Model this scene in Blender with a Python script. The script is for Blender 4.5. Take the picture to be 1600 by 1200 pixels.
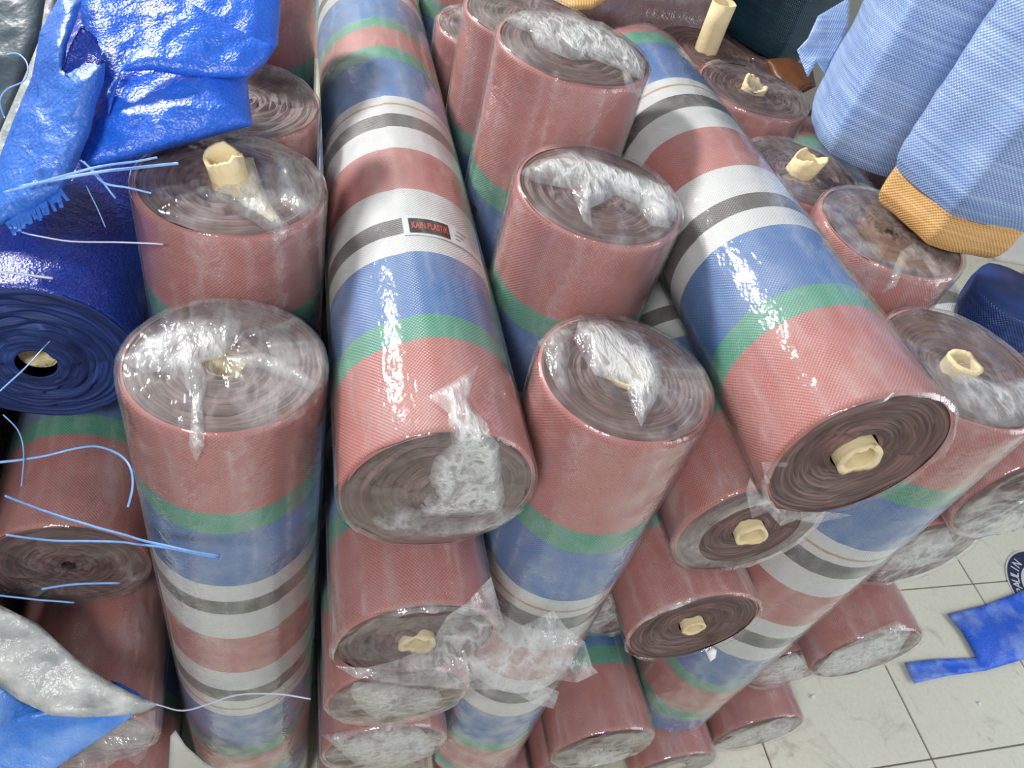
import bpy, math, random
import numpy as np
from mathutils import Vector, Matrix
from mathutils.geometry import delaunay_2d_cdt

for o in list(bpy.data.objects):
    bpy.data.objects.remove(o)
SC = bpy.context.scene
COL = SC.collection
H = 2.45                       # camera height above the floor
F = 1200.0                     # focal length in pixels of the 1600 x 1200 frame
# ------------------------------------------------------------------ camera
V_ = np.array([-0.21095941, 0.66301529, 0.71826656])
Y_ = np.array([-0.1805414, -0.74858975, 0.63797978])
X_ = np.array([0.96067733, 0.00491099, 0.27762376])
CW = np.array([X_, Y_, -V_])   # camera frame (right, down, forward) -> world
cam = bpy.data.cameras.new('camera')
cam.sensor_width = 36.0
cam.lens = 36.0 * F / 1600.0
cam.clip_start = 0.02
camo = bpy.data.objects.new('camera', cam)
COL.objects.link(camo)
m = Matrix.Identity(4)
for i in range(3):
    m[i][0] = CW[i][0]
    m[i][1] = -CW[i][1]
    m[i][2] = -CW[i][2]
m[2][3] = H
camo.matrix_world = m
SC.camera = camo
# ------------------------------------------------------------------ light
SC.view_settings.view_transform = 'Standard'
SC.view_settings.look = 'None'
SC.view_settings.gamma = 1.0
SC.view_settings.use_curve_mapping = False
SC.view_settings.exposure = -0.10
SC.cycles.transparent_max_bounces = 14
w = bpy.data.worlds.new('world')
SC.world = w
w.use_nodes = True
w.node_tree.nodes['Background'].inputs[0].default_value = (0.93, 0.97, 1.0, 1)
w.node_tree.nodes['Background'].inputs[1].default_value = 0.38


def area_light(name, loc, target, size, energy, color):
    l = bpy.data.lights.new(name, 'AREA')
    l.shape = 'RECTANGLE'
    l.size, l.size_y = size
    l.energy = energy
    l.color = color
    o = bpy.data.objects.new(name, l)
    COL.objects.link(o)
    o.location = loc
    o.rotation_euler = (Vector(target) - Vector(loc)).to_track_quat('-Z', 'Y').to_euler()
    return o


area_light('ceiling_lamp', (-1.90, 3.85, 3.85), (0.45, 0.8, 1.6), (0.42, 0.42), 300, (1.0, 0.98, 0.95))
area_light('doorway_light', (4.6, -1.2, 2.6), (0.9, 0.8, 1.2), (2.4, 2.6), 100, (0.86, 0.93, 1.0))

area_light('front_ceiling_lamp', (-1.3, -1.6, 4.1), (0.5, 0.8, 1.0), (0.7, 0.7), 115, (1.0, 0.99, 0.97))

# ------------------------------------------------------------------ helpers
rng = random.Random(5)


def vnoise(p, seed=0.0):
    p = np.asarray(p, float) + seed * 17.31
    i = np.floor(p)
    f = p - i
    u = f * f * (3 - 2 * f)
    out = 0
    for dx in (0, 1):
        for dy in (0, 1):
            for dz in (0, 1):
                c = i + (dx, dy, dz)
                h = np.sin(c[:, 0] * 127.1 + c[:, 1] * 311.7 + c[:, 2] * 74.7) * 43758.5453
                h = h - np.floor(h)
                out = out + h * (u[:, 0] if dx else 1 - u[:, 0]) * (u[:, 1] if dy else 1 - u[:, 1]) * (u[:, 2] if dz else 1 - u[:, 2])
    return out


def ridged(p, seed=0.0, octs=3):
    p = np.asarray(p, float)
    s = 0
    a = 1.0
    tot = 0
    for k in range(octs):
        s = s + a * (1 - np.abs(2 * vnoise(p * (2.1 ** k), seed + k * 3.7) - 1)) ** 2
        tot += a
        a *= .5
    return s / tot


def ray(px, py):
    c = np.array([(px - 800) / F, (py - 600) / F, 1.0])
    return CW @ c              # world vector per unit of depth


def at(px, py, k):
    return np.array([0, 0, H]) + ray(px, py) * k


def mesh_obj(name, verts, faces, mat, root=None, uv=None, attr=None, smooth=True, auto=None):
    off = np.array(root.location) if root is not None else np.zeros(3)
    me = bpy.data.meshes.new(name)
    me.from_pydata((np.asarray(verts) - off).tolist(), [], [tuple(int(i) for i in f) for f in faces])
    if smooth:
        me.polygons.foreach_set('use_smooth', [True] * len(me.polygons))
    if uv is not None:
        l = me.uv_layers.new(name='UVMap')
        idx = np.zeros(len(me.loops), int)
        me.loops.foreach_get('vertex_index', idx)
        uv = np.asarray(uv)
        l.data.foreach_set('uv', uv[idx].astype(float).ravel())
    if attr is not None:
        a = me.attributes.new('haze', 'FLOAT', 'POINT')
        a.data.foreach_set('value', np.asarray(attr, float))
    if mat is not None:
        me.materials.append(mat)
    me.update()
    o = bpy.data.objects.new(name, me)
    COL.objects.link(o)
    if root is not None:
        o.parent = root
    return o


def tag(o, label=None, cat=None, group=None, kind=None):
    if label:
        o['label'] = label
    if cat:
        o['category'] = cat
    if group:
        o['group'] = group
    if kind:
        o['kind'] = kind
    return o


def empty(name, loc, label, cat, group=None):
    e = bpy.data.objects.new(name, None)
    e.empty_display_size = .05
    COL.objects.link(e)
    e.location = [float(c) for c in loc]
    return tag(e, label, cat, group)


def grid_faces(nr, nc, wrap=True):
    f = []
    for r in range(nr - 1):
        for c in range(nc if wrap else nc - 1):
            d = (c + 1) % nc
            f.append((r * nc + c, r * nc + d, (r + 1) * nc + d, (r + 1) * nc + c))
    return f


# ------------------------------------------------------------------ materials
def new_mat(name):
    mt = bpy.data.materials.new(name)
    mt.use_nodes = True
    nt = mt.node_tree
    nt.nodes.clear()
    out = nt.nodes.new('ShaderNodeOutputMaterial')
    return mt, nt, out


def N(nt, t, **kw):
    n = nt.nodes.new('ShaderNode' + t)
    for k, v in kw.items():
        setattr(n, k, v)
    return n


def math_(nt, op, a, b=None, c=None, clamp=False):
    n = N(nt, 'Math', operation=op)
    n.use_clamp = clamp
    for i, s in enumerate((a, b, c)):
        if s is None:
            continue
        if isinstance(s, (int, float)):
            n.inputs[i].default_value = s
        else:
            nt.links.new(s, n.inputs[i])
    return n.outputs[0]


def mixc(nt, fac, a, b, blend='MIX'):
    n = N(nt, 'Mix', data_type='RGBA', blend_type=blend)
    for s, v in ((n.inputs[0], fac), (n.inputs[6], a), (n.inputs[7], b)):
        if isinstance(v, (int, float)):
            s.default_value = v
        elif isinstance(v, tuple):
            s.default_value = (*v, 1) if len(v) == 3 else v
        else:
            nt.links.new(v, s)
    return n.outputs[2]


def noise_(nt, vec, scale, detail=3, rough=.5, dist=0.0):
    n = N(nt, 'TexNoise')
    n.inputs['Scale'].default_value = scale
    n.inputs['Detail'].default_value = detail
    n.inputs['Roughness'].default_value = rough
    n.inputs['Distortion'].default_value = dist
    if vec is not None:
        nt.links.new(vec, n.inputs['Vector'])
    return n.outputs['Fac']


def mapping(nt, vec, scale):
    n = N(nt, 'Mapping')
    n.inputs['Scale'].default_value = scale
    nt.links.new(vec, n.inputs[0])
    return n.outputs[0]


def ramp(nt, fac, stops, interp='LINEAR'):
    n = N(nt, 'ValToRGB')
    cr = n.color_ramp
    cr.interpolation = interp
    while len(cr.elements) > 1:
        cr.elements.remove(cr.elements[-1])
    cr.elements[0].position = stops[0][0]
    cr.elements[0].color = (*stops[0][1], 1)
    for p, c in stops[1:]:
        e = cr.elements.new(p)
        e.color = (*c, 1)
    nt.links.new(fac, n.inputs[0])
    return n.outputs[0]


def bump(nt, h, strength, dist, normal=None):
    b = N(nt, 'Bump')
    b.inputs['Strength'].default_value = strength
    b.inputs['Distance'].default_value = dist
    nt.links.new(h, b.inputs['Height'])
    if normal is not None:
        nt.links.new(normal, b.inputs['Normal'])
    return b.outputs[0]


RED, GRN, BLU = (.42, .132, .112), (.040, .28, .175), (.036, .150, .39)
WHT, BLK, BRN = (.60, .62, .61), (.060, .060, .054), (.42, .25, .11)
P1 = [(0, RED), (.166, GRN), (.212, BLU), (.362, WHT), (.412, BLK), (.455, WHT), (.500, BRN), (.506, WHT), (.540, RED),
      (.672, WHT), (.752, BLK), (.798, WHT), (.836, BRN), (.842, WHT), (.866, BLU), (1.035, GRN), (1.09, RED), (1.195, GRN),
      (1.24, BLU), (1.40, WHT), (1.46, BLK), (1.51, WHT), (1.60, RED)]
P2 = [(0, RED), (.155, GRN), (.212, BLU), (.372, WHT), (.402, BRN), (.408, WHT), (.430, BLK), (.481, WHT), (.561, RED),
      (.70, WHT), (.732, BRN), (.738, WHT), (.765, BLK), (.816, WHT), (.888, BLU), (1.052, GRN), (1.101, RED), (1.245, GRN),
      (1.312, BLU), (1.45, WHT), (1.51, BLK), (1.56, WHT), (1.65, RED)]
P_SHADE = [(0, (.13, .032, .028)), (1.7, (.13, .034, .030))]  # roll red darkened, so deep shade is put into the colour
_fab = {}


def fabric(pattern, off=0.0, scale=1.0, weave=.0062):
    key = (id(pattern), round(off, 3), round(scale, 3), weave)
    if key in _fab:
        return _fab[key]
    mt, nt, out = new_mat('woven_striped_tarp')
    uv = N(nt, 'UVMap').outputs[0]
    sep = N(nt, 'SeparateXYZ')
    nt.links.new(uv, sep.inputs[0])
    u, v = sep.outputs[0], sep.outputs[1]
    s = math_(nt, 'MULTIPLY', math_(nt, 'ADD', v, off), 1 / (1.8 * scale), clamp=True)
    stops = [(max(0, p / 1.8), c) for p, c in pattern]
    colr = ramp(nt, s, stops, 'CONSTANT')
    su = math_(nt, 'SINE', math_(nt, 'MULTIPLY', u, 2 * math.pi / weave))
    sv = math_(nt, 'SINE', math_(nt, 'MULTIPLY', v, 2 * math.pi / weave))
    wv = math_(nt, 'MULTIPLY', su, sv)
    wv01 = math_(nt, 'MULTIPLY_ADD', wv, .5, .5)
    big = noise_(nt, mapping(nt, uv, (6, 6, 6)), 1.0, 3)
    fine = noise_(nt, mapping(nt, uv, (25, 160, 1)), 1.0, 3)
    c1 = mixc(nt, math_(nt, 'MULTIPLY', math_(nt, 'SUBTRACT', 1.0, wv01), .22), colr, (.12, .10, .10), 'MIX')
    spark = math_(nt, 'MULTIPLY', math_(nt, 'POWER', wv01, 5.0), math_(nt, 'MULTIPLY', fine, .36))
    c2 = mixc(nt, spark, c1, (.85, .82, .80))
    c3 = mixc(nt, math_(nt, 'MULTIPLY_ADD', big, .40, -.13, clamp=True), c2, (.54, .53, .53))
    p = N(nt, 'BsdfPrincipled')
    nt.links.new(c3, p.inputs['Base Color'])
    p.inputs['Roughness'].default_value = .40
    p.inputs['Specular IOR Level'].default_value = .32
    nrm = bump(nt, wv, .35, .0012)
    nt.links.new(bump(nt, noise_(nt, mapping(nt, uv, (9, 30, 1)), 1.0, 4), .35, .004, nrm), p.inputs['Normal'])
    nt.links.new(p.outputs[0], out.inputs[0])
    _fab[key] = mt
    return mt


def mat_film(name, hazecol=(.93, .95, .95), scale=1.0, strength=.5, rough=.07, tint=(.97, .97, .98)):
    """thin clear film: see-through, with gloss; creases (haze attribute) scatter light"""
    mt, nt, out = new_mat(name)
    geo = N(nt, 'NewGeometry').outputs['Position']
    at_ = N(nt, 'Attribute', attribute_name='haze').outputs['Fac']
    mp = N(nt, 'Mapping')
    mp.inputs['Rotation'].default_value = (.3, .5, .7)
    mp.inputs['Scale'].default_value = (1.0, .38, .75)
    nt.links.new(geo, mp.inputs[0])
    n1 = noise_(nt, mp.outputs[0], 30 * scale, 3, .55, .35)
    n2 = noise_(nt, mp.outputs[0], 95 * scale, 2, .6, .2)
    rid = math_(nt, 'SUBTRACT', 1.0, math_(nt, 'ABSOLUTE', math_(nt, 'MULTIPLY_ADD', n1, 7.0, -3.5)), clamp=True)
    rid2 = math_(nt, 'SUBTRACT', 1.0, math_(nt, 'ABSOLUTE', math_(nt, 'MULTIPLY_ADD', n2, 6.0, -3.0)), clamp=True)
    hgt = math_(nt, 'MULTIPLY_ADD', rid2, .3, rid)
    b = N(nt, 'Bump')
    nt.links.new(math_(nt, 'MULTIPLY_ADD', at_, strength * 1.6, .20, clamp=True), b.inputs['Strength'])
    b.inputs['Distance'].default_value = .0022
    nt.links.new(hgt, b.inputs['Height'])
    nrm = b.outputs[0]
    tr = N(nt, 'BsdfTransparent')
    tr.inputs[0].default_value = (*tint, 1)
    gl = N(nt, 'BsdfGlossy')
    gl.inputs['Color'].default_value = (1, 1, 1, 1)
    gl.inputs['Roughness'].default_value = rough
    nt.links.new(nrm, gl.inputs['Normal'])
    df = N(nt, 'BsdfDiffuse')
    df.inputs[0].default_value = (*hazecol, 1)
    nt.links.new(nrm, df.inputs['Normal'])
    tl = N(nt, 'BsdfTranslucent')
    tl.inputs[0].default_value = (*hazecol, 1)
    md = N(nt, 'MixShader')
    md.inputs[0].default_value = .45
    nt.links.new(df.outputs[0], md.inputs[1])
    nt.links.new(tl.outputs[0], md.inputs[2])
    hz = math_(nt, 'MULTIPLY', at_, math_(nt, 'MULTIPLY_ADD', rid, .75, .45), clamp=True)
    m1 = N(nt, 'MixShader')
    nt.links.new(hz, m1.inputs[0])
    nt.links.new(tr.outputs[0], m1.inputs[1])
    nt.links.new(md.outputs[0], m1.inputs[2])
    fr = N(nt, 'Fresnel')
    bf = N(nt, 'NewGeometry').outputs['Backfacing']
    nt.links.new(math_(nt, 'MULTIPLY_ADD', bf, 1 / 1.40 - 1.40, 1.40), fr.inputs[0])
    fac = math_(nt, 'MINIMUM', math_(nt, 'MULTIPLY_ADD', at_, .07, math_(nt, 'MULTIPLY', fr.outputs[0], math_(nt, 'MULTIPLY_ADD', noise_(nt, geo, 22, 3), 4.8, -.9, clamp=False))), .40)
    m2 = N(nt, 'MixShader')
    nt.links.new(fac, m2.inputs[0])
    nt.links.new(m1.outputs[0], m2.inputs[1])
    nt.links.new(gl.outputs[0], m2.inputs[2])
    nt.links.new(m2.outputs[0], out.inputs[0])
    return mt


FILM = mat_film('clear_plastic_film')
FILM_TAIL = mat_film('crumpled_plastic_film', scale=1.3, strength=.7, rough=.11)


def simple(name, col, rough=.5, spec=.5, nscale=20, namp=.25, col2=None, bstr=.3, bdist=.003, stretch=(1, 1, 1), metallic=0.0):
    mt, nt, out = new_mat(name)
    obj = N(nt, 'TexCoord').outputs['Object']
    vec = mapping(nt, obj, stretch)
    n = noise_(nt, vec, nscale, 4)
    c2 = col2 or tuple(c * .45 for c in col)
    p = N(nt, 'BsdfPrincipled')
    nt.links.new(mixc(nt, math_(nt, 'MULTIPLY_ADD', n, 2 * namp, -namp * .6, clamp=True), col, c2), p.inputs['Base Color'])
    p.inputs['Roughness'].default_value = rough
    p.inputs['Specular IOR Level'].default_value = spec
    p.inputs['Metallic'].default_value = metallic
    nt.links.new(bump(nt, noise_(nt, vec, nscale * 2.5, 4), bstr, bdist), p.inputs['Normal'])
    nt.links.new(p.outputs[0], out.inputs[0])
    return mt


def mat_endface(name, ca, cb, cc):
    mt, nt, out = new_mat(name)
    uv = N(nt, 'UVMap').outputs[0]
    n = noise_(nt, mapping(nt, uv, (210, 1.2, 1)), 1.0, 3, .6)
    n2 = noise_(nt, mapping(nt, uv, (24, 1.0, 1)), 1.0, 2)
    c = ramp(nt, n, [(.30, ca), (.52, cb), (.72, cc)])
    c = mixc(nt, math_(nt, 'MULTIPLY_ADD', n2, 1.6, -.55, clamp=True), c, ca)
    p = N(nt, 'BsdfPrincipled')
    nt.links.new(c, p.inputs['Base Color'])
    p.inputs['Roughness'].default_value = .6
    nt.links.new(bump(nt, n, .8, .003), p.inputs['Normal'])
    nt.links.new(p.outputs[0], out.inputs[0])
    return mt


END_RED = mat_endface('wound_red_layers', (.072, .045, .041), (.145, .092, .085), (.29, .150, .135))
END_BLUE = mat_endface('wound_blue_layers', (.004, .012, .06), (.012, .035, .17), (.04, .09, .32))
CARD = simple('cardboard', (.72, .60, .37), .85, .2, 45, .30, (.48, .38, .20), .5, .002)
BLUE_TARP = None


def mat_bluetarp(name, col=(.016, .14, .72), col2=(.010, .06, .46), weave=.0045, rough=.30, contrast=1.4):
    mt, nt, out = new_mat(name)
    g = N(nt, 'TexCoord').outputs['Object']
    n = noise_(nt, g, 9, 4)
    v = N(nt, 'TexVoronoi')
    v.inputs['Scale'].default_value = 1 / weave
    nt.links.new(g, v.inputs['Vector'])
    p = N(nt, 'BsdfPrincipled')
    c = mixc(nt, math_(nt, 'MULTIPLY_ADD', n, contrast, .25 - contrast * .5, clamp=True), col, col2)
    c = mixc(nt, math_(nt, 'MULTIPLY', math_(nt, 'SUBTRACT', .55, v.outputs['Distance'], clamp=True), .20), c, (.35, .50, .95))
    nt.links.new(c, p.inputs['Base Color'])
    p.inputs['Roughness'].default_value = rough
    p.inputs['Specular IOR Level'].default_value = .6
    b1 = bump(nt, v.outputs['Distance'], .35, .002)
    b2 = bump(nt, noise_(nt, g, 30, 5, .6, 1.0), .55, .008, b1)
    nt.links.new(b2, p.inputs['Normal'])
    nt.links.new(p.outputs[0], out.inputs[0])
    return mt


BLUE_TARP = mat_bluetarp('blue_tarpaulin')
BLUE_DARK = mat_bluetarp('rolled_blue_tarpaulin', (.006, .035, .36), (.01, .025, .17), .004, .26)
BLUE_FRAY = mat_bluetarp('frayed_blue_tarpaulin', (.035, .17, .62), (.02, .08, .42), .006, .42)


def mat_sack(name, base, light, dark, spark=(.75, .82, .92)):
    """woven polypropylene sack: fine checker weave with horizontal ribs"""
    mt, nt, out = new_mat(name)
    uv = N(nt, 'UVMap').outputs[0]
    sep = N(nt, 'SeparateXYZ')
    nt.links.new(uv, sep.inputs[0])
    k = 2 * math.pi / .0068
    wv = math_(nt, 'MULTIPLY', math_(nt, 'SINE', math_(nt, 'MULTIPLY', sep.outputs[0], k)), math_(nt, 'SINE', math_(nt, 'MULTIPLY', sep.outputs[1], k)))
    w01 = math_(nt, 'MULTIPLY_ADD', wv, .5, .5)
    rib = noise_(nt, mapping(nt, uv, (3, 70, 1)), 1.0, 4, .65)
    patch = noise_(nt, mapping(nt, uv, (14, 10, 1)), 1.0, 4)
    c = ramp(nt, rib, [(.30, dark), (.52, base), (.75, light)])
    c = mixc(nt, math_(nt, 'MULTIPLY', math_(nt, 'POWER', w01, 3.0), math_(nt, 'MULTIPLY_ADD', patch, 1.3, -.1, clamp=True)), c, spark)
    p = N(nt, 'BsdfPrincipled')
    nt.links.new(c, p.inputs['Base Color'])
    p.inputs['Roughness'].default_value = .40
    b1 = bump(nt, wv, .5, .0012)
    nt.links.new(bump(nt, rib, .5, .004, b1), p.inputs['Normal'])
    nt.links.new(p.outputs[0], out.inputs[0])
    return mt


SACK_BLUE = mat_sack('blue_woven_sack', (.19, .32, .60), (.40, .52, .74), (.11, .20, .46))
SACK_ORANGE = mat_sack('orange_woven_sack', (.58, .32, .10), (.72, .46, .20), (.42, .20, .05), (.85, .62, .38))
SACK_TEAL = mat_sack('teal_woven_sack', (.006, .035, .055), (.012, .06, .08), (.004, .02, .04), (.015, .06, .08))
SACK_NAVY = mat_sack('navy_woven_sack', (.012, .035, .15), (.03, .07, .25), (.008, .02, .09), (.05, .10, .30))
SILVER = simple('silver_grey_sheet', (.66, .68, .66), .30, .5, 16, 1.5, (.30, .33, .33), .8, .010)
SLATE = simple('dark_slate_plastic', (.035, .055, .075), .35, .5, 8, .5, (.10, .14, .17), .5, .01)
PALE = simple('pale_grey_cloth', (.50, .50, .46), .7, .3, 10, .4, (.28, .28, .26), .4, .004)
STRING = simple('blue_plastic_string', (.16, .36, .78), .35, .5, 60, .4, (.45, .62, .90), .3, .001)
STRING_W = simple('white_plastic_string', (.55, .60, .78), .35, .5, 60, .4, (.75, .78, .85), .3, .001)
GROUT = simple('grey_grout', (.20, .18, .15), .9, .2, 30, .4)
WALLM = simple('painted_wall', (.34, .34, .31), .8, .3, 3, .3, (.25, .24, .22), .2, .004)
BLACKP = simple('black_print', (.018, .016, .015), .45, .4, 60, .2)
WHITEP = simple('white_print', (.62, .64, .63), .45, .4, 60, .15, (.5, .5, .5))
REDP = simple('red_print', (.62, .075, .045), .45, .4, 60, .2)
NAVYP = simple('navy_print', (.012, .022, .09), .4, .5, 60, .2)
FOAM = simple('white_foam_crumb', (.8, .82, .84), .7, .3, 90, .2)


def mat_tile():
    mt, nt, out = new_mat('cream_floor_tile')
    g = N(nt, 'NewGeometry').outputs['Position']
    n = noise_(nt, g, 2.6, 5, .6)
    n2 = noise_(nt, g, 60, 3, .6)
    st = noise_(nt, g, 5.5, 6, .65, 1.5)
    c = mixc(nt, n, (.76, .75, .64), (.66, .65, .54))
    c = mixc(nt, math_(nt, 'MULTIPLY_ADD', n2, .9, -.38, clamp=True), c, (.50, .48, .40))
    c = mixc(nt, math_(nt, 'MULTIPLY_ADD', st, 3.2, -1.85, clamp=True), c, (.26, .23, .17))
    p = N(nt, 'BsdfPrincipled')
    nt.links.new(c, p.inputs['Base Color'])
    p.inputs['Roughness'].default_value = .42
    nt.links.new(bump(nt, n2, .15, .002), p.inputs['Normal'])
    nt.links.new(p.outputs[0], out.inputs[0])
    return mt


TILE = mat_tile()


# ------------------------------------------------------------------ setting
def box(name, lo, hi, mat, root=None, bevel=0.0):
    import bmesh
    bm = bmesh.new()
    bmesh.ops.create_cube(bm, size=1)
    for v in bm.verts:
        for i in range(3):
            v.co[i] = lo[i] if v.co[i] < 0 else hi[i]
    if bevel:
        bmesh.ops.bevel(bm, geom=bm.edges[:], offset=bevel, segments=2, affect='EDGES')
    me = bpy.data.meshes.new(name)
    bm.to_mesh(me)
    bm.free()
    me.materials.append(mat)
    o = bpy.data.objects.new(name, me)
    COL.objects.link(o)
    if root is not None:
        o.parent = root
    return o


floor = tag(box('floor', (-4.0, -3.5, -.16), (6.2, 5.2, -.004), GROUT), kind='structure')
T = .614
tl0 = box('tile', (-T / 2 + .0028, -T / 2 + .0028, -.012), (T / 2 - .0028, T / 2 - .0028, 0), TILE, floor, .0018)
first = True
for ix in range(-4, 7):
    for iy in range(-3, 8):
        o = tl0 if first else tl0.copy()
        if not first:
            COL.objects.link(o)
        first = False
        o.parent = floor
        o.location = (1.516 + (ix + .5) * T, .46 + (iy + .5) * T, rng.uniform(-.0006, .0006))
tag(box('wall_back', (-4.0, 5.0, 0), (6.2, 5.2, 4.4), WALLM), kind='structure')
tag(box('wall_left', (-4.2, -3.5, 0), (-4.0, 5.2, 4.4), WALLM), kind='structure')

# ------------------------------------------------------------------ rolls
ROLLS = {}


class Roll:
    def __init__(s, C, d, R, L):
        s.C = np.array(C, float) + (0, 0, H)
        s.d = np.array(d, float)
        s.d /= np.linalg.norm(s.d)
        s.R, s.L = R, L
        up = np.array([0, 0, 1.]) if abs(s.d[2]) < .7 else np.array([0, 1., 0])
        s.e1 = np.cross(up, -s.d)
        s.e1 /= np.linalg.norm(s.e1)
        s.e2 = np.cross(-s.d, s.e1)   # with outward normal -d : right-handed

    def pt(s, r, th, z):
        """z = distance into the roll from the cap"""
        r, th, z = np.broadcast_arrays(r, th, z)
        return s.C + np.outer(r * np.cos(th), s.e1) + np.outer(r * np.sin(th), s.e2) + np.outer(z, s.d)

    def hit(s, px, py, lift=.004, cap=True):
        q = ray(px, py)
        o = np.array([0, 0, H])
        if cap and q @ s.d > 0:
            t = (s.C - o) @ s.d / (q @ s.d)
            P = o + q * t
            if np.linalg.norm(P - s.C) <= s.R * 1.02:
                return t, P, -s.d
        qp = q - s.d * (q @ s.d)
        cp = (s.C - o) - s.d * ((s.C - o) @ s.d)
        a, b, c = qp @ qp, -2 * qp @ cp, cp @ cp - s.R ** 2
        D = b * b - 4 * a * c
        if D < 0:
            return None
        t = (-b - D ** .5) / 2 / a
        P = o + q * t
        z = (P - s.C) @ s.d
        if z < -.02 or z > s.L:
            return None
        n = P - s.C
        n -= s.d * (n @ s.d)
        return t, P, n / np.linalg.norm(n)


def scene_depth(px, py):
    ks = [h[0] for h in (r.hit(px, py) for r in ROLLS.values()) if h]
    return min(ks) if ks else None


def make_body(rl, root, mat, seed, nt=72, name='roll_body'):
    nz = max(6, int(rl.L / .05))
    zs = np.r_[[-.002, .0, .006], np.linspace(.02, rl.L, nz)]
    th = np.linspace(0, 2 * math.pi, nt, endpoint=False)
    seam = (seed * 1.7) % 6.28
    Z, TH = np.meshgrid(zs, th, indexing='ij')
    Z, TH = Z.ravel(), TH.ravel()
    n = vnoise(np.c_[np.cos(TH) * 2.2, np.sin(TH) * 2.2, Z * 5], seed) - .5
    r = rl.R - .0058 + n * .003 + .0025 * (((TH - seam) % (2 * math.pi)) / (2 * math.pi))
    r = np.where(Z < -.001, r - .006, np.where(Z < .003, r - .001, r))
    P = rl.pt(r, TH, Z)
    uv = np.c_[TH * rl.R, np.maximum(Z, 0)]
    # duplicate the seam column so the uv does not run backwards
    nz = len(zs)
    P = P.reshape(nz, nt, 3)
    P = np.concatenate([P, P[:, :1]], 1)
    uv = uv.reshape(nz, nt, 2)
    last = uv[:, :1].copy()
    last[:, :, 0] = 2 * math.pi * rl.R
    uv = np.concatenate([uv, last], 1)
    f = [tuple(reversed(q)) for q in grid_faces(nz, nt + 1, False)]
    vv = P.reshape(-1, 3)
    uu = uv.reshape(-1, 2)
    # close the far end
    c = len(vv)
    vv = np.vstack([vv, rl.C + rl.d * rl.L])
    uu = np.vstack([uu, [0, rl.L]])
    base = (nz - 1) * (nt + 1)
    f += [(base + i, base + i + 1, c) for i in range(nt)]
    return mesh_obj(name, vv, f, mat, root, uv=uu)


def make_end(rl, root, mat, seed, rc, amp=.004, turns=14, nt=80, nr=44, cone=0.0, inset=0.0):
    rr = np.linspace(rc, rl.R - .006, nr)
    th = np.linspace(0, 2 * math.pi, nt, endpoint=False)
    RR, TH = np.meshgrid(rr, th, indexing='ij')
    RR, TH = RR.ravel(), TH.ravel()
    t = (RR - rc) / (rl.R - rc)
    ph = t * turns + TH / (2 * math.pi)
    saw = ph - np.floor(ph)
    n = vnoise(np.c_[np.cos(TH) * 1.5, np.sin(TH) * 1.5, RR * 90], seed) - .5
    nn = vnoise(np.c_[np.cos(TH) * 2.5, np.sin(TH) * 2.5, np.floor(ph) * 1.9], seed + 4) - .5
    z = inset - amp * (saw - .5) - amp * 2.2 * nn - .003 * n - cone * (1 - t)
    z = np.maximum(z, -.02)
    P = rl.pt(RR, TH, z)
    uv = np.c_[RR + TH / (2 * math.pi) * (rl.R - rc) / turns, TH * .5]
    return mesh_obj('end_face', P, grid_faces(nr, nt), mat, root, uv=uv)


def make_core(rl, root, seed, ro=.027, ri=.0215, out=.02, depth=.10, jag=.006, tilt=(0, 0), mat=None, name='cardboard_core'):
    nt = 64
    th = np.linspace(0, 2 * math.pi, nt, endpoint=False)
    j = (vnoise(np.c_[np.cos(th) * 1.3, np.sin(th) * 1.3, th * 0], seed) - .5) * 2.6 * jag + (vnoise(np.c_[np.cos(th) * 6, np.sin(th) * 6, th * 0], seed + 2) - .5) * jag * .5
    rows = []
    for r, z, jf in ((ro, depth, 0), (ro, 0, 0), (ro * 1.01, -out * .6, .3), (ro * 1.03, -out, 1), (ri * 1.03, -out, 1), (ri, -out * .5, .2), (ri, depth, 0)):
        wob = 1 + .05 * (vnoise(np.c_[np.cos(th) * 1.5, np.sin(th) * 1.5, th * 0 + z * 9], seed + 5) - .5) * 2
        zz = z + jf * j
        p = rl.pt(r * wob, th, zz)
        lean = np.outer(np.maximum(-zz, 0), rl.e1 * tilt[0] + rl.e2 * tilt[1])
        rows.append(p + lean)
    # bottom disc inside the tube
    P = np.vstack(rows)
    c = len(P)
    P = np.vstack([P, rl.C + rl.d * depth])
    f = [tuple(reversed(q)) for q in grid_faces(7, nt)] + [(6 * nt + i, 6 * nt + (i + 1) % nt, c) for i in range(nt)]
    return mesh_obj(name, P, f, mat or CARD, root, smooth=True)


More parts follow.
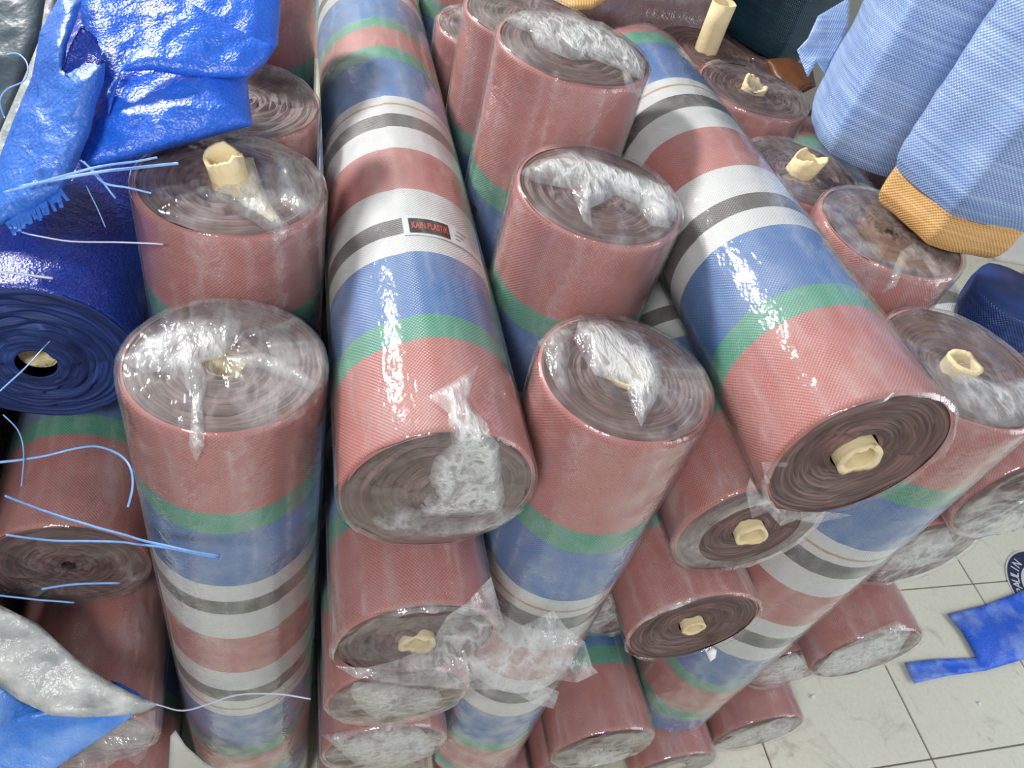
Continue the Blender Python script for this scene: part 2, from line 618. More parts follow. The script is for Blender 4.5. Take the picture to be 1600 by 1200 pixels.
def make_wrap(rl, root, seed, mode='cap', zmax=None, amp=.006, haze=.22, collar=.02, hole=.0, side_haze=.12, nt=110, bulge=.004, dome=0.0):
    zmax = rl.L if zmax is None else min(zmax, rl.L)
    prof = []                        # (r, z, on_cap)
    for z in np.linspace(zmax, .05, max(5, int(zmax / .045))):
        prof.append((rl.R - .0005, z, 0))
    for z in (.035, .022, .012, .005):
        prof.append((rl.R - .0005, z, .25))
    if mode == 'cap':
        prof += [(rl.R - .002, -.002, .5), (rl.R - .006, -.006, .8)]
        for t in np.linspace(0, 1, 30)[1:]:
            r = (rl.R - .007) * (1 - t) + hole * t + .0005
            prof.append((r, -.007 - bulge * math.sin(math.pi * t) - dome * t, 1))
    elif mode == 'collar':
        for t in np.linspace(0, 1, 8)[1:]:
            prof.append((rl.R - .0005 + .004 * t - .010 * t * t, -collar * t, .7 * t + .25))
    elif mode == 'fold':              # sleeve end folded inward over the rim
        prof += [(rl.R + .002, -.003, .5)]
        for t in np.linspace(0, 1, 9)[1:]:
            prof.append((rl.R - collar * t, -.006 - .004 * math.sin(2.5 * t), .75))
    prof = np.array(prof)
    th = np.linspace(0, 2 * math.pi, nt, endpoint=False)
    nr = len(prof)
    Rr = np.repeat(prof[:, 0], nt)
    Z = np.repeat(prof[:, 1], nt)
    K = np.repeat(prof[:, 2], nt)
    TH = np.tile(th, nr)
    cx, sy = Rr * np.cos(TH), Rr * np.sin(TH)
    w1 = ridged(np.c_[cx * 13, sy * 13, Z * 9], seed, 2)
    w2 = ridged(np.c_[np.cos(TH) * 3.2, np.sin(TH) * 3.2, Rr * 14], seed + 9, 2)       # radial folds
    mixw = vnoise(np.c_[cx * 7, sy * 7, Z * 2], seed + 21)
    wr = w1 * mixw + w2 * (1 - mixw)
    side = ridged(np.c_[np.cos(TH) * 5, np.sin(TH) * 5, Z * 3], seed + 5, 2)
    wav = vnoise(np.c_[np.cos(TH) * 5, np.sin(TH) * 5, TH * 0], seed + 33) - .5
    if mode == 'collar':
        Z = Z - np.where(K > .3, (K - .25) * collar * 2.2 * wav, 0)
    Rr2 = Rr + np.where(K < .6, .0012 * side + .003 * K * wr, 0)
    if mode in ('collar',):
        Rr2 = Rr2 + np.where(K > .3, (K - .25) * .012 * (wr - .4), 0)
    Z2 = Z - np.where(K >= .5, amp * .75 * (wr - .15) * np.clip(K, 0, 1), 0)
    P = rl.pt(Rr2, TH, Z2)
    hz = np.where(K < .3, side_haze * (.35 + 2.4 * side ** 3), haze * (.08 + 1.8 * np.clip(wr, 0, 1) ** 4 + 1.6 * np.clip(vnoise(np.c_[cx * 11, sy * 11, Z * 3], seed + 50) * 2.2 - 1.0, 0, 1)) * np.clip(K, .3, 1))
    return mesh_obj('plastic_wrap', P, [tuple(reversed(q)) for q in grid_faces(nr, nt)], FILM, root, attr=np.clip(hz, 0, 1))


def densify(poly, sp, closed=True):
    out = []
    n = len(poly)
    for i in range(n if closed else n - 1):
        a, b = np.array(poly[i], float), np.array(poly[(i + 1) % n], float)
        k = max(1, int(np.linalg.norm((b - a)[:2]) / sp))
        for j in range(k):
            out.append(a + (b - a) * j / k)
    return np.array(out)


def poly_mesh2d(poly, sp):
    """triangulate the inside of a 2D outline, returns points, faces, boundary distance"""
    B = densify(poly, sp)[:, :2]
    lo, hi = B.min(0), B.max(0)
    g = []
    y = lo[1] + sp * .5
    row = 0
    while y < hi[1]:
        x = lo[0] + (sp * .5 if row % 2 else 0)
        while x < hi[0]:
            g.append((x, y))
            x += sp
        y += sp * .866
        row += 1
    g = np.array(g) if g else np.zeros((0, 2))

    def bdist(p):
        a = B
        b = np.roll(B, -1, 0)
        ab = b - a
        t = np.clip(((p[:, None] - a[None]) * ab[None]).sum(2) / ((ab * ab).sum(1)[None] + 1e-9), 0, 1)
        return np.sqrt((((a[None] + ab[None] * t[..., None]) - p[:, None]) ** 2).sum(2)).min(1)

    def inside(p):
        a = B
        b = np.roll(B, -1, 0)
        c = ((a[None, :, 1] > p[:, None, 1]) != (b[None, :, 1] > p[:, None, 1]))
        xi = (b[None, :, 0] - a[None, :, 0]) * (p[:, None, 1] - a[None, :, 1]) / (b[None, :, 1] - a[None, :, 1] + 1e-12) + a[None, :, 0]
        return (np.sum(c & (p[:, None, 0] < xi), 1) % 2) == 1
    if len(g):
        g = g[inside(g)]
    if len(g):
        g = g[bdist(g) > sp * .45]
    allp = np.vstack([B, g]) if len(g) else B
    nb = len(B)
    r = delaunay_2d_cdt([Vector(p) for p in allp], [(i, (i + 1) % nb) for i in range(nb)], [], 1, 1e-4)
    P = np.array([tuple(v) for v in r[0]])
    return P, [list(f) for f in r[2]], bdist(P), nb


def drape(rl, root, poly, seed, name='wrap_tail', lift=.010, amp=.010, freq=20, haze=.8, sp=7, mat=None, cap_only=False):
    """crumpled film lying on a roll: the outline is traced over the roll and laid on its surface"""
    P, f, bd, nb = poly_mesh2d(poly, sp)
    out, nrm = [], []
    for p in P:
        h = rl.hit(*p)
        if h is None or cap_only:
            q = ray(*p)
            t = (rl.C - (0, 0, H)) @ rl.d / (q @ rl.d)
            pp = np.array([0, 0, H]) + q * t - rl.C
            ln = np.linalg.norm(pp)
            out.append(rl.C + pp * min(1.0, rl.R * .985 / max(ln, 1e-6)))
            nrm.append(-rl.d)
        else:
            out.append(h[1])
            nrm.append(h[2])
    out, nrm = np.array(out), np.array(nrm)
    st = np.array([1.0, .45, .45]) if int(seed * 10) % 2 else np.array([.45, 1.0, .6])
    wr = ridged(out * freq * st, seed, 2)
    e = np.clip(bd / 16, 0, 1)
    V = out + nrm * (lift * (.30 + .70 * e) + amp * .8 * (wr - .3) * (.3 + .7 * e))[:, None]
    hz = 2.25 * haze * (.28 + .85 * ridged(out * freq * 1.7 * st, seed + 3, 2)) * (.18 + .82 * e)
    return mesh_obj(name, V, f, mat or FILM_TAIL, root, attr=np.clip(hz, 0, .95))


def sheet(name, poly, seed, mat, root=None, sp=9, amp=.012, freq=14, puff=0.0, back=0.0, haze=.5, edge=30, uvs=False, fold=None, film=False, clamp=None):
    """a loose sheet or stuffed packet. poly: outline points (px, py, depth); depth is interpolated inside.
    puff = swelling towards the viewer side, back = thickness of the body behind it"""
    poly = [tuple(p) for p in poly]
    P, f, bd, nb = poly_mesh2d([p[:2] for p in poly], sp)
    A = densify(poly, sp)
    d2 = ((P[:, None] - A[None, :, :2]) ** 2).sum(2) + 4.0
    w_ = 1 / d2 ** 1.2
    k = (w_ * A[None, :, 2]).sum(1) / w_.sum(1)
    if clamp is not None:
        sd = np.array([scene_depth(*p) or 9.0 for p in P]) - clamp
        k = np.minimum(k, sd)
        for _ in range(3):             # keep the sheet smooth where it was lifted
            d3 = ((P[:, None] - P[None]) ** 2).sum(2)
            w3 = np.exp(-d3 / (2 * (sp * 1.6) ** 2))
            k = np.minimum((w3 * k[None]).sum(1) / w3.sum(1), sd)
    W = np.array([at(p[0], p[1], kk) for p, kk in zip(P, k)])
    q = np.array([ray(*p) for p in P])
    q /= np.linalg.norm(q, axis=1)[:, None]
    wr = ridged(W * freq, seed, 3)
    lo = vnoise(W * freq * .45, seed + 8)
    e = np.clip(bd / edge, 0, 1)
    es = np.sqrt(1 - (1 - e) ** 2)
    disp = puff * es + amp * (wr - .35) * (.3 + .7 * e) + amp * 1.6 * (lo - .5) * e
    if fold is not None:
        disp = disp + fold(P, e)
    Vt = W - q * disp[:, None]
    hz = 1.25 * haze * (.25 + .9 * ridged(W * freq * 1.6, seed + 3, 2)) * (.5 + .5 * e)
    if back <= 0 and film:
        return mesh_obj(name, Vt, f, mat, root, attr=np.clip(hz, 0, .95))
    th = back if back > 0 else .0025
    Vb = W + q * (th * (es * .7 + .3))[:, None]
    if back <= 0:
        Vb = Vt + q * th
    n = len(Vt)
    # orient front faces to the viewer
    a, b, c = Vt[f[0][0]], Vt[f[0][1]], Vt[f[0][2]]
    if np.dot(np.cross(b - a, c - a), q[f[0][0]]) > 0:
        f = [t[::-1] for t in f]
    cnt = {}
    for t in f:
        for i in range(len(t)):
            ed = (t[i], t[(i + 1) % len(t)])
            cnt[ed] = cnt.get(ed, 0) + 1
    side = [(e_[1], e_[0], e_[0] + n, e_[1] + n) for e_ in cnt if (e_[1], e_[0]) not in cnt]
    faces = f + [[i + n for i in t[::-1]] for t in f] + side
    UV = None
    if uvs:
        kk = np.r_[k, k]
        pp = np.vstack([P, P])
        UV = np.c_[pp[:, 0] * kk / F, pp[:, 1] * kk / F]
    return mesh_obj(name, np.vstack([Vt, Vb]), faces, mat, root, uv=UV)


def px4(pts, ox, oy, s):
    return [(x / s + ox, y / s + oy) for x, y in pts]


def tarp_roll(key, C, d, R, L, label, pat=P1, off=0.0, scale=1.0, wrap='cap', core=None, endmat=None, rc=None, tails=(), seed=None, amp=.006,
              haze=.22, collar=.02, group=None, cat='roll', zmax=None, matbody=None, cone=0.0, endamp=.004, turns=14, side_haze=.13, detail=True, name='tarp_roll',
              inset=0.0, bulge=.004):
    rl = Roll(C, d, R, L)
    ROLLS[key] = rl
    seed = seed if seed is not None else (len(ROLLS) * 1.37 + .5)
    far = rl.C + rl.d * rl.L
    base = far if abs(rl.d[2]) > .7 else (rl.C + rl.d * rl.L * .5 - np.array([0, 0, R]))
    root = empty(name, base, label, cat, group or 'wrapped tarp rolls in the pile')
    make_body(rl, root, matbody or fabric(pat, off, scale), seed)
    rc = rc if rc is not None else (.028 if core is not None else .012)
    make_end(rl, root, endmat or END_RED, seed, rc, amp=endamp, turns=turns, cone=cone, inset=inset)
    if core is not None:
        make_core(rl, root, seed, **core)
    wrp = None
    if wrap:
        wrp = make_wrap(rl, root, seed, wrap, zmax, amp, haze, collar, side_haze=side_haze, bulge=bulge)
    for i, t in enumerate(tails):
        kw = dict(t)
        poly = kw.pop('poly')
        t_ = drape(rl, root, poly, seed + 11 + i * 3, **kw)
        if wrp is not None and t_.name.startswith('wrap_tail'):
            t_.parent = wrp
    return root, rl


UPG = 'wrapped tarp rolls standing on end'
LYG = 'wrapped tarp rolls lying in stacks'
FL = -H


def stand(C, bottom=FL):
    return C[2] - bottom


# --- standing rolls, first row from the left
D_, Drl = tarp_roll('D', (-.088, .79, -.848), (0, -.06, -1), .1425, 1.598, 'striped tarp roll standing upright at front left, crumpled clear film over its top', group=UPG, haze=.17, amp=.009, seed=3.1,
                    core=dict(out=-.01), tails=[dict(poly=px4([(540, 820), (640, 720), (800, 640), (1000, 600), (1080, 640), (1060, 720), (1000, 800), (900, 830), (930, 900), (905, 1000), (915, 1180), (880, 1250), (845, 1180), (860, 980), (800, 900), (740, 870), (640, 870)], 0, 280, 2.857), haze=.75, freq=26),
                                                dict(poly=px4([(1000, 800), (1180, 780), (1330, 850), (1440, 930), (1400, 960), (1280, 900), (1160, 850), (1060, 850)], 0, 280, 2.857), haze=.5, freq=30)])
tarp_roll('C1', (-.090, 1.09, -.755), (0, -.03, -1), .1475, 1.69, 'red-ended standing roll with a torn cardboard core poking through its film', group=UPG, haze=.16, amp=.010, seed=6.7, endamp=.006,
          core=dict(out=.050, jag=.010, ro=.030, ri=.023, tilt=(-.25, .1)), rc=.03,
          tails=[dict(poly=[(335, 268), (352, 242), (385, 250), (402, 268), (420, 318), (455, 362), (432, 378), (398, 352), (372, 338), (338, 312)], haze=.42, lift=.018, freq=30),
                 dict(poly=[(337, 262), (352, 246), (396, 250), (404, 280), (418, 316), (436, 342), (424, 350), (396, 332), (364, 312), (337, 304)], name='torn_core_paper', mat=CARD, lift=.012, amp=.014, freq=26),
                 dict(poly=[(425, 235), (455, 250), (470, 300), (492, 330), (470, 345), (440, 320), (430, 280)], haze=.4, freq=30)])
tarp_roll('C0', (-.092, 1.405, -.785), (0, 0, -1), .1465, 1.665, 'standing red roll half hidden under the blue tarp packet', group=UPG, haze=.30, amp=.010, seed=9.2)
tarp_roll('C00', (-.092, 1.715, -.645), (0, 0, -1), .1465, 1.805, 'rearmost red roll standing behind the blue tarp packet', group=UPG, haze=.12)
# --- standing rolls, second row
tarp_roll('E', (.490, .725, -.797), (.0, -.045, -1), .1425, 1.364, 'striped standing roll between the two large lying rolls, white film bunched on top', pat=P2, off=-.062, group=UPG, haze=.17, amp=.009, seed=12.3, core=dict(out=.004, jag=.003),
          tails=[dict(poly=px4([(1180, 150), (1300, 140), (1430, 190), (1500, 260), (1530, 380), (1510, 460), (1440, 590), (1400, 500), (1380, 420), (1250, 370), (1200, 300), (1160, 220)], 460, 450, 2.667), haze=.85, freq=24, lift=.014),
                 dict(poly=px4([(1010, 230), (1080, 170), (1170, 150), (1160, 240), (1130, 340), (1150, 450), (1090, 420), (1050, 330)], 460, 450, 2.667), haze=.35, freq=34)])
tarp_roll('C3', (.4955, 1.032, -.682), (0, .0, -1), .148, 1.765, 'standing red roll with a white film flap, second from the front in the middle row', group=UPG, haze=.17, amp=.010, seed=15.4,
          tails=[dict(poly=px4([(930, 730), (1000, 680), (1150, 640), (1400, 720), (1560, 790), (1590, 900), (1560, 960), (1480, 950), (1420, 860), (1330, 820), (1290, 850), (1230, 880), (1240, 960), (1200, 930), (1150, 800), (1000, 770)], 460, 0, 2.667), haze=.78, freq=24, lift=.014)])
C2_, C2rl = tarp_roll('C2', (.499, 1.344, -.583), (0, .005, -1), .149, 1.865, 'tallest standing red roll in the middle row, bright film stretched over its top', off=-.075, group=UPG, haze=.17, amp=.008, seed=18.9,
          tails=[dict(poly=px4([(870, 90), (950, 50), (1100, 60), (1250, 100), (1380, 170), (1470, 270), (1450, 340), (1400, 330), (1425, 385), (1380, 380), (1360, 300), (1250, 260), (1150, 260), (1000, 200), (980, 150), (900, 110)], 460, 0, 2.667), haze=.80, freq=22, lift=.012)])
tarp_roll('C2b', (.497, 1.658, -.665), (0, 0, -1), .147, 1.785, 'standing red roll directly behind the tallest one', off=-.07, group=UPG, haze=.25, amp=.010, seed=21.5)
tarp_roll('C2c', (.492, 1.965, -.835), (0, 0, -1), .143, 1.615, 'low standing red roll third behind the tallest, just right of the long striped roll', group=UPG, haze=.40, amp=.010, seed=23.1)
tarp_roll('C2d', (.490, 2.275, -.70), (0, 0, -1), .143, 1.75, 'farthest standing red roll of the middle row at the top edge', group=UPG, haze=.1, seed=25.1)
# --- standing rolls, third row
tarp_roll('F', (1.10, .72, -.76), (0, .0, -1), .149, 1.405, 'striped standing roll beneath the right lying roll, cardboard core under loose film', pat=P2, group=UPG, haze=.16, amp=.008, seed=28.3, cone=-.012,
          core=dict(out=.014, ro=.030, jag=.006), rc=.03, side_haze=.12,
          tails=[dict(poly=[(1478, 590), (1500, 575), (1530, 590), (1560, 600), (1600, 590), (1640, 620), (1610, 670), (1560, 668), (1530, 655), (1500, 640)], haze=.42, freq=26)])
tarp_roll('T', (1.111, 1.033, -.715), (0, .0, -1), .149, 1.735, 'standing red roll pressed under the orange sack end at right', group=UPG, haze=.20, amp=.010, seed=31.2, side_haze=.12,
          tails=[dict(poly=[(1395, 420), (1405, 395), (1425, 382), (1450, 395), (1468, 420), (1464, 458), (1455, 430), (1440, 408), (1415, 410), (1400, 445), (1375, 458), (1390, 435)], haze=.55, freq=30),
                 dict(poly=[(1296, 330), (1312, 335), (1350, 378), (1390, 385), (1372, 410), (1335, 400), (1308, 372)], haze=.28, freq=30)])
tarp_roll('U1', (1.10, 1.345, -.79), (0, 0, -1), .142, 1.66, 'dark standing roll with a bent pale core, tucked under the blue sack', group=UPG, haze=.2, amp=.012, seed=34.1,
          core=dict(out=.042, ro=.032, ri=.027, jag=.010, tilt=(.2, -.1)), rc=.034)
tarp_roll('U2', (1.095, 1.645, -.755), (0, 0, -1), .145, 1.695, 'shaded standing roll with a broken white core, left of the blue sacks', group=UPG, haze=.16, amp=.010, seed=36.6,
          core=dict(out=.018, ro=.030, jag=.012), rc=.032)
tarp_roll('U3', (1.10, 1.95, -.80), (0, 0, -1), .145, 1.65, 'dark standing roll whose long cardboard tube sticks up behind the striped roll', group=UPG, haze=.05, seed=38.2,
          core=dict(out=.13, ro=.032, ri=.029, jag=.002), rc=.034, wrap=None)

# --- lying stack under the long middle roll
A_, Arl = tarp_roll('A', (.2025, .598, -.903), (0, 1, -.02), .1435, 1.75, 'long striped roll lying in the middle, torn grey film hanging over its end', group=LYG, haze=.06, amp=.010, seed=41.7, endamp=.007, turns=9, side_haze=.09,
                    tails=[dict(poly=px4([(640, 570), (655, 640), (580, 700), (560, 780), (575, 830), (520, 895), (540, 940), (700, 945), (860, 930), (875, 870), (860, 760), (850, 640), (800, 570), (740, 510), (720, 470), (760, 330), (660, 395), (555, 460), (640, 530)], 460, 450, 2.667), haze=.62, freq=20, lift=.012),
                           dict(poly=px4([(320, 950), (430, 900), (520, 895), (540, 940), (700, 950), (900, 900), (960, 910), (860, 990), (700, 1030), (500, 1050), (360, 1010)], 460, 450, 2.667), haze=.32, freq=26, lift=.012)])
G_, Grl = tarp_roll('G', (.203, .523, -1.228), (0, 1, 0), .1400, 1.6, 'lying red roll directly beneath the long middle roll, its film trailing to the right', group=LYG, wrap='collar', collar=.012, haze=.3, seed=44.1, endamp=.008, turns=9,
          core=dict(out=.01, jag=.006, ro=.03, ri=.02), rc=.03)
tarp_roll('H', (.203, .535, -1.510), (0, 1, 0), .1405, 1.5, 'lying roll third down in the middle stack, end closed with clear film', group=LYG, haze=.20, amp=.012, seed=46.9,
          tails=[dict(lift=.006, amp=.006, poly=px4([(250, 700), (330, 710), (600, 740), (620, 780), (560, 820), (340, 860), (260, 800), (230, 740)], 460, 800, 2.667), haze=.5, freq=26)])
tarp_roll('I', (.203, .53, -1.798), (0, 1, 0), .139, 1.5, 'lying roll fourth down in the middle stack, whitish crumpled film at its end', group=LYG, haze=.24, amp=.014, seed=48.3,
          tails=[dict(poly=px4([(120, 930), (300, 900), (400, 870), (520, 890), (590, 960), (560, 1020), (400, 1060), (250, 1040)], 460, 800, 2.667), haze=.62, freq=24)])
tarp_roll('J', (.203, .55, -2.075), (0, 1, 0), .134, 1.4, 'lying roll fifth down in the middle stack at the bottom edge', group=LYG, haze=.3, seed=49.9)
tarp_roll('J2', (.203, .58, -2.333), (0, 1, 0), .117, 1.4, 'lowest roll of the middle stack, on the floor', group=LYG, haze=.2, seed=50.9)
# --- lying stack under the right lying roll
B_, Brl = tarp_roll('B', (.7945, .543, -.767), (.0, 1, -.033), .1445, 1.165, 'large striped roll lying at right, bare dark end with pale torn cardboard core', scale=1.03, group=LYG, wrap='collar', collar=.008, haze=.4, seed=53.3, endamp=.005, turns=15, side_haze=.09,
                    core=dict(out=.006, ro=.033, ri=.023, jag=.006), rc=.036, cone=-.012)
tarp_roll('N', (.793, .61, -1.076), (.0, 1, -.03), .1445, 1.25, 'lying roll right beneath the large right roll, sleeve folded in round its core', group=LYG, wrap='fold', collar=.05, haze=.26, seed=55.8, endamp=.003, turns=18,
          core=dict(out=.018, ro=.028, ri=.022, jag=.004), rc=.03)
M_, Mrl = tarp_roll('M', (.793, .563, -1.378), (.0, 1, -.03), .1445, 1.25, 'lying roll third down in the right stack, small pale core in its dark end', group=LYG, wrap='collar', collar=.006, haze=.3, seed=57.4, endamp=.005, turns=14,
          core=dict(out=.006, ro=.025, ri=.018, jag=.003), rc=.028, cone=-.01)
tarp_roll('M2', (.795, .76, -1.71), (0, 1, 0), .142, 1.0, 'recessed lying roll seen as grey film below the small pale core', group=LYG, haze=.55, amp=.016, seed=59.4)
tarp_roll('K', (.800, .535, -2.05), (0, 1, .0), .1445, 1.25, 'lying red roll low in the right stack, grey film over its end at the bottom', group=LYG, haze=.22, amp=.012, seed=61.8, endamp=.007,
          tails=[dict(poly=px4([(1180, 1000), (1250, 980), (1400, 975), (1420, 1010), (1450, 1030), (1440, 1060), (1390, 1110), (1200, 1130), (1150, 1060)], 460, 800, 2.667), haze=.75, freq=24)])
tarp_roll('K2', (.80, .56, -2.326), (0, 1, 0), .124, 1.25, 'lowest roll of the right stack, on the floor', group=LYG, haze=.2, seed=62.8)
tarp_roll('Lw', (.525, .50, -2.307), (0, 1, 0), .135, .38, 'lying red roll on the floor left of the low red roll', group=LYG, haze=.2, seed=63.8, off=.03)
tarp_roll('S', (1.105, .52, -2.311), (0, 1, 0), .139, .36, 'lying red roll on the floor beneath the striped standing roll', group=LYG, haze=.15, seed=64.8, core=dict(out=0.0, ro=.04, ri=.035), rc=.04)
# --- lying stack at the right edge
tarp_roll('O', (1.412, .63, -1.04), (0, 1, 0), .148, 1.2, 'topmost lying roll of the far right stack, bluish film at the frame edge', group=LYG, haze=.2, amp=.014, seed=66.2,
          tails=[dict(poly=[(1492, 838), (1515, 812), (1560, 790), (1600, 778), (1640, 790), (1620, 825), (1570, 845), (1520, 852)], haze=.7, freq=24)])
tarp_roll('O2', (1.412, .68, -1.355), (0, 1, 0), .148, 1.2, 'second lying roll of the far right stack, mostly grey film showing', group=LYG, haze=.25, amp=.014, seed=68.2,
          tails=[dict(poly=[(1378, 888), (1400, 860), (1440, 835), (1480, 825), (1490, 850), (1470, 872), (1430, 888)], haze=.55, freq=26)])
tarp_roll('P', (1.412, .571, -1.67), (0, 1, 0), .149, 1.2, 'third lying roll of the far right stack, white film wad beside the floor', group=LYG, haze=.15, amp=.010, seed=70.6,
          tails=[dict(poly=[(1275, 1045), (1300, 1015), (1400, 970), (1422, 985), (1400, 1020), (1340, 1045), (1290, 1055)], haze=.85, freq=20, lift=.014)])
tarp_roll('Q', (1.412, .663, -1.982), (0, 1, 0), .149, 1.2, 'fourth lying roll of the far right stack, grey crumpled film end', group=LYG, haze=.22, amp=.012, seed=72.6,
          tails=[dict(poly=[(1170, 1065), (1200, 1035), (1240, 1015), (1262, 1040), (1250, 1065), (1205, 1073)], haze=.7, freq=24)])
tarp_roll('Rr', (1.415, .580, -2.295), (0, 1, 0), .153, 1.2, 'bottom lying roll of the far right stack with white film, on the tiles', group=LYG, haze=.16, amp=.010, seed=74.6,
          tails=[dict(poly=[(1115, 1165), (1150, 1145), (1225, 1118), (1240, 1125), (1230, 1145), (1170, 1163), (1120, 1170)], haze=.85, freq=22)])
# --- left stack
tarp_roll('Bl', (-.405, 1.0, -1.06), (0, 1, 0), .160, 1.2, 'dark blue tarp roll with a cardboard core at left', group='blue tarp rolls', wrap=None, endmat=END_BLUE, matbody=BLUE_DARK, core=dict(out=-.006, ro=.030, ri=.026, jag=.002), rc=.031,
          seed=76.1, endamp=.006, turns=12, cone=.022, name='blue_tarp_roll')
tarp_roll('Y', (-.398, .815, -1.437), (.0, 1, 0), .149, 1.3, 'shaded striped roll lying under the blue roll at left, smoky film end', group=LYG, haze=.10, amp=.016, seed=78.8, off=-.03, bulge=.016)
tarp_roll('Z', (-.40, .60, -1.745), (.0, 1, 0), .15, 1.6, 'dark red roll lying low at the left edge beneath the silver sheet', group=LYG, haze=.2, seed=80.8, off=-.5, scale=3)
tarp_roll('Z2', (-.40, .55, -2.05), (.0, 1, 0), .148, 1.5, 'hidden lower roll of the left stack', group=LYG, haze=.2, seed=81.8)
tarp_roll('Z3', (-.40, .55, -2.325), (.0, 1, 0), .124, 1.5, 'floor roll of the left stack', group=LYG, haze=.2, seed=82.8)
tarp_roll('X1', (-.715, .62, -1.09), (0, 1, 0), .15, 1.7, 'added light-blocking roll beyond the left edge, level with the blue roll', group=LYG, haze=.1, seed=83.1, pat=P_SHADE)  # X column is added out of view to block light on the left stack
tarp_roll('X2', (-.715, .55, -1.40), (0, 1, 0), .15, 1.7, 'added light-blocking roll beyond the left edge, second from its top', group=LYG, haze=.1, seed=83.4, pat=P_SHADE)
tarp_roll('X3', (-.715, .48, -1.71), (0, 1, 0), .15, 1.7, 'added light-blocking roll beyond the left edge, third from its top', group=LYG, haze=.1, seed=83.7, pat=P_SHADE)
tarp_roll('X4', (-.715, .40, -2.02), (0, 1, 0), .15, 1.7, 'added light-blocking roll beyond the left edge, fourth from its top', group=LYG, haze=.1, seed=83.9, pat=P_SHADE)
tarp_roll('X5', (-.715, .40, -2.312), (0, 1, 0), .136, 1.7, 'added light-blocking roll beyond the left edge, on the floor', group=LYG, haze=.1, seed=84.0, pat=P_SHADE)
for i_, z_ in enumerate((-.67, -.98, -1.29, -1.60, -1.91, -2.30)):  # added outer stack, unseen, keeps light off the left side
    tarp_roll('XX%d' % i_, (-1.03, .35 + .05 * (i_ % 2), z_), (0, 1, 0), .15, 1.7, ['top', 'second', 'third', 'fourth', 'fifth', 'floor'][i_] + ' roll of the added outer stack blocking light beyond the left edge', group=LYG, haze=.1, seed=89.0 + i_, pat=P_SHADE)
for i_, z_ in enumerate((-1.02, -1.33, -1.64, -1.95, -2.28)):  # added stack, covers lit floor that showed between the sacks
    tarp_roll('R%d' % i_, (1.725, 1.46 + .04 * (i_ % 2), z_), (0, 1, 0), .15, .58, ['upper', 'second', 'third', 'fourth', 'bottom'][i_] + ' roll of the added stack darkening the gap behind the orange-ended sack', group=LYG, haze=.1, seed=97.0 + i_, pat=P_SHADE)
# --- dark heap behind
tarp_roll('U4', (1.43, 2.24, -.875), (0, 0, -1), .148, 1.575, 'dark standing roll at the back carrying the teal sack', group=UPG, haze=.05, seed=87.2, pat=P_SHADE)
tarp_roll('W1', (.68, 2.30, -.86), (1, .0, 0), .15, .55, 'red roll lying crosswise at the back, top edge, darkened for shade', group='dark rolls at the back', haze=.2, seed=84.3, pat=P_SHADE)
tarp_roll('W2', (.68, 2.33, -.56), (1, .0, 0), .15, .55, 'upper red roll lying crosswise at the back, darkened for shade', group='dark rolls at the back', haze=.2, seed=85.3, pat=P_SHADE, wrap='cap')
tarp_roll('W3', (.68, 2.36, -.25), (1, .0, 0), .15, .55, 'highest dark roll of the back heap', group='dark rolls at the back', haze=.2, seed=86.3, pat=P_SHADE)

# ------------------------------------------------------------------ film trailing off the roll under the long middle roll
g_root = G_
sheet('wrap_tail', [(x, y, k) for (x, y), k in zip(px4([(820, 270), (850, 380), (880, 490), (960, 470), (1080, 410), (1130, 480), (1210, 540), (1240, 640), (1265, 670), (1180, 710), (1000, 690), (1030, 720), (1105, 750), (1080, 820), (1000, 800), (900, 740), (700, 740), (480, 720), (250, 690), (170, 640), (300, 650), (420, 620), (560, 560), (640, 430), (720, 380), (770, 320)], 460, 800, 2.667),
      [1.16, 1.17, 1.19, 1.20, 1.24, 1.25, 1.27, 1.28, 1.29, 1.29, 1.27, 1.28, 1.30, 1.31, 1.30, 1.27, 1.25, 1.24, 1.24, 1.23, 1.23, 1.22, 1.21, 1.19, 1.17, 1.16])],
      90.1, FILM_TAIL, g_root, sp=8, amp=.022, freq=13, haze=.62, film=True, clamp=.065)
sheet('wrap_tail', [(x, y, 1.235) for x, y in px4([(170, 560), (330, 450), (520, 400), (700, 380), (760, 420), (640, 520), (600, 620), (420, 630), (230, 610)], 460, 800, 2.667)],
      91.7, FILM_TAIL, g_root, sp=9, amp=.010, freq=16, haze=.12, film=True, clamp=.014)
# loose film round the right lying roll's end
b_root = B_
sheet('wrap_tail', [(1165, 770, 1.12), (1172, 745, 1.10), (1185, 770, 1.11), (1215, 795, 1.14), (1250, 800, 1.14), (1300, 800, 1.15), (1332, 805, 1.17), (1275, 818, 1.17), (1245, 812, 1.16), (1220, 822, 1.16), (1200, 800, 1.14), (1175, 810, 1.15)],
      93.2, FILM_TAIL, b_root, sp=5, amp=.012, freq=30, haze=.55, film=True)
sheet('wrap_tail', [(1190, 722, 1.085), (1215, 722, 1.09), (1232, 723, 1.09), (1228, 730, 1.095), (1205, 728, 1.09), (1196, 740, 1.09), (1204, 755, 1.10), (1196, 756, 1.10)], 94.5, FILM_TAIL, b_root, sp=4, amp=.004, freq=40, haze=.5, film=True)

# white scrap stuck to the film below the small pale core
sheet('film_scrap', [(1100, 1012, 1.50), (1106, 1018, 1.50), (1112, 1010, 1.50), (1120, 1016, 1.50), (1118, 1028, 1.50), (1110, 1034, 1.50), (1106, 1026, 1.50)], 95.5, FOAM, M_, sp=3, amp=.004, freq=60, puff=.006, back=.006, edge=5)

# ------------------------------------------------------------------ printed label on the long middle roll
def on_cyl(rl, th, z, lift):
    return rl.pt(np.full(1, rl.R + lift), np.full(1, th), np.full(1, z))[0]


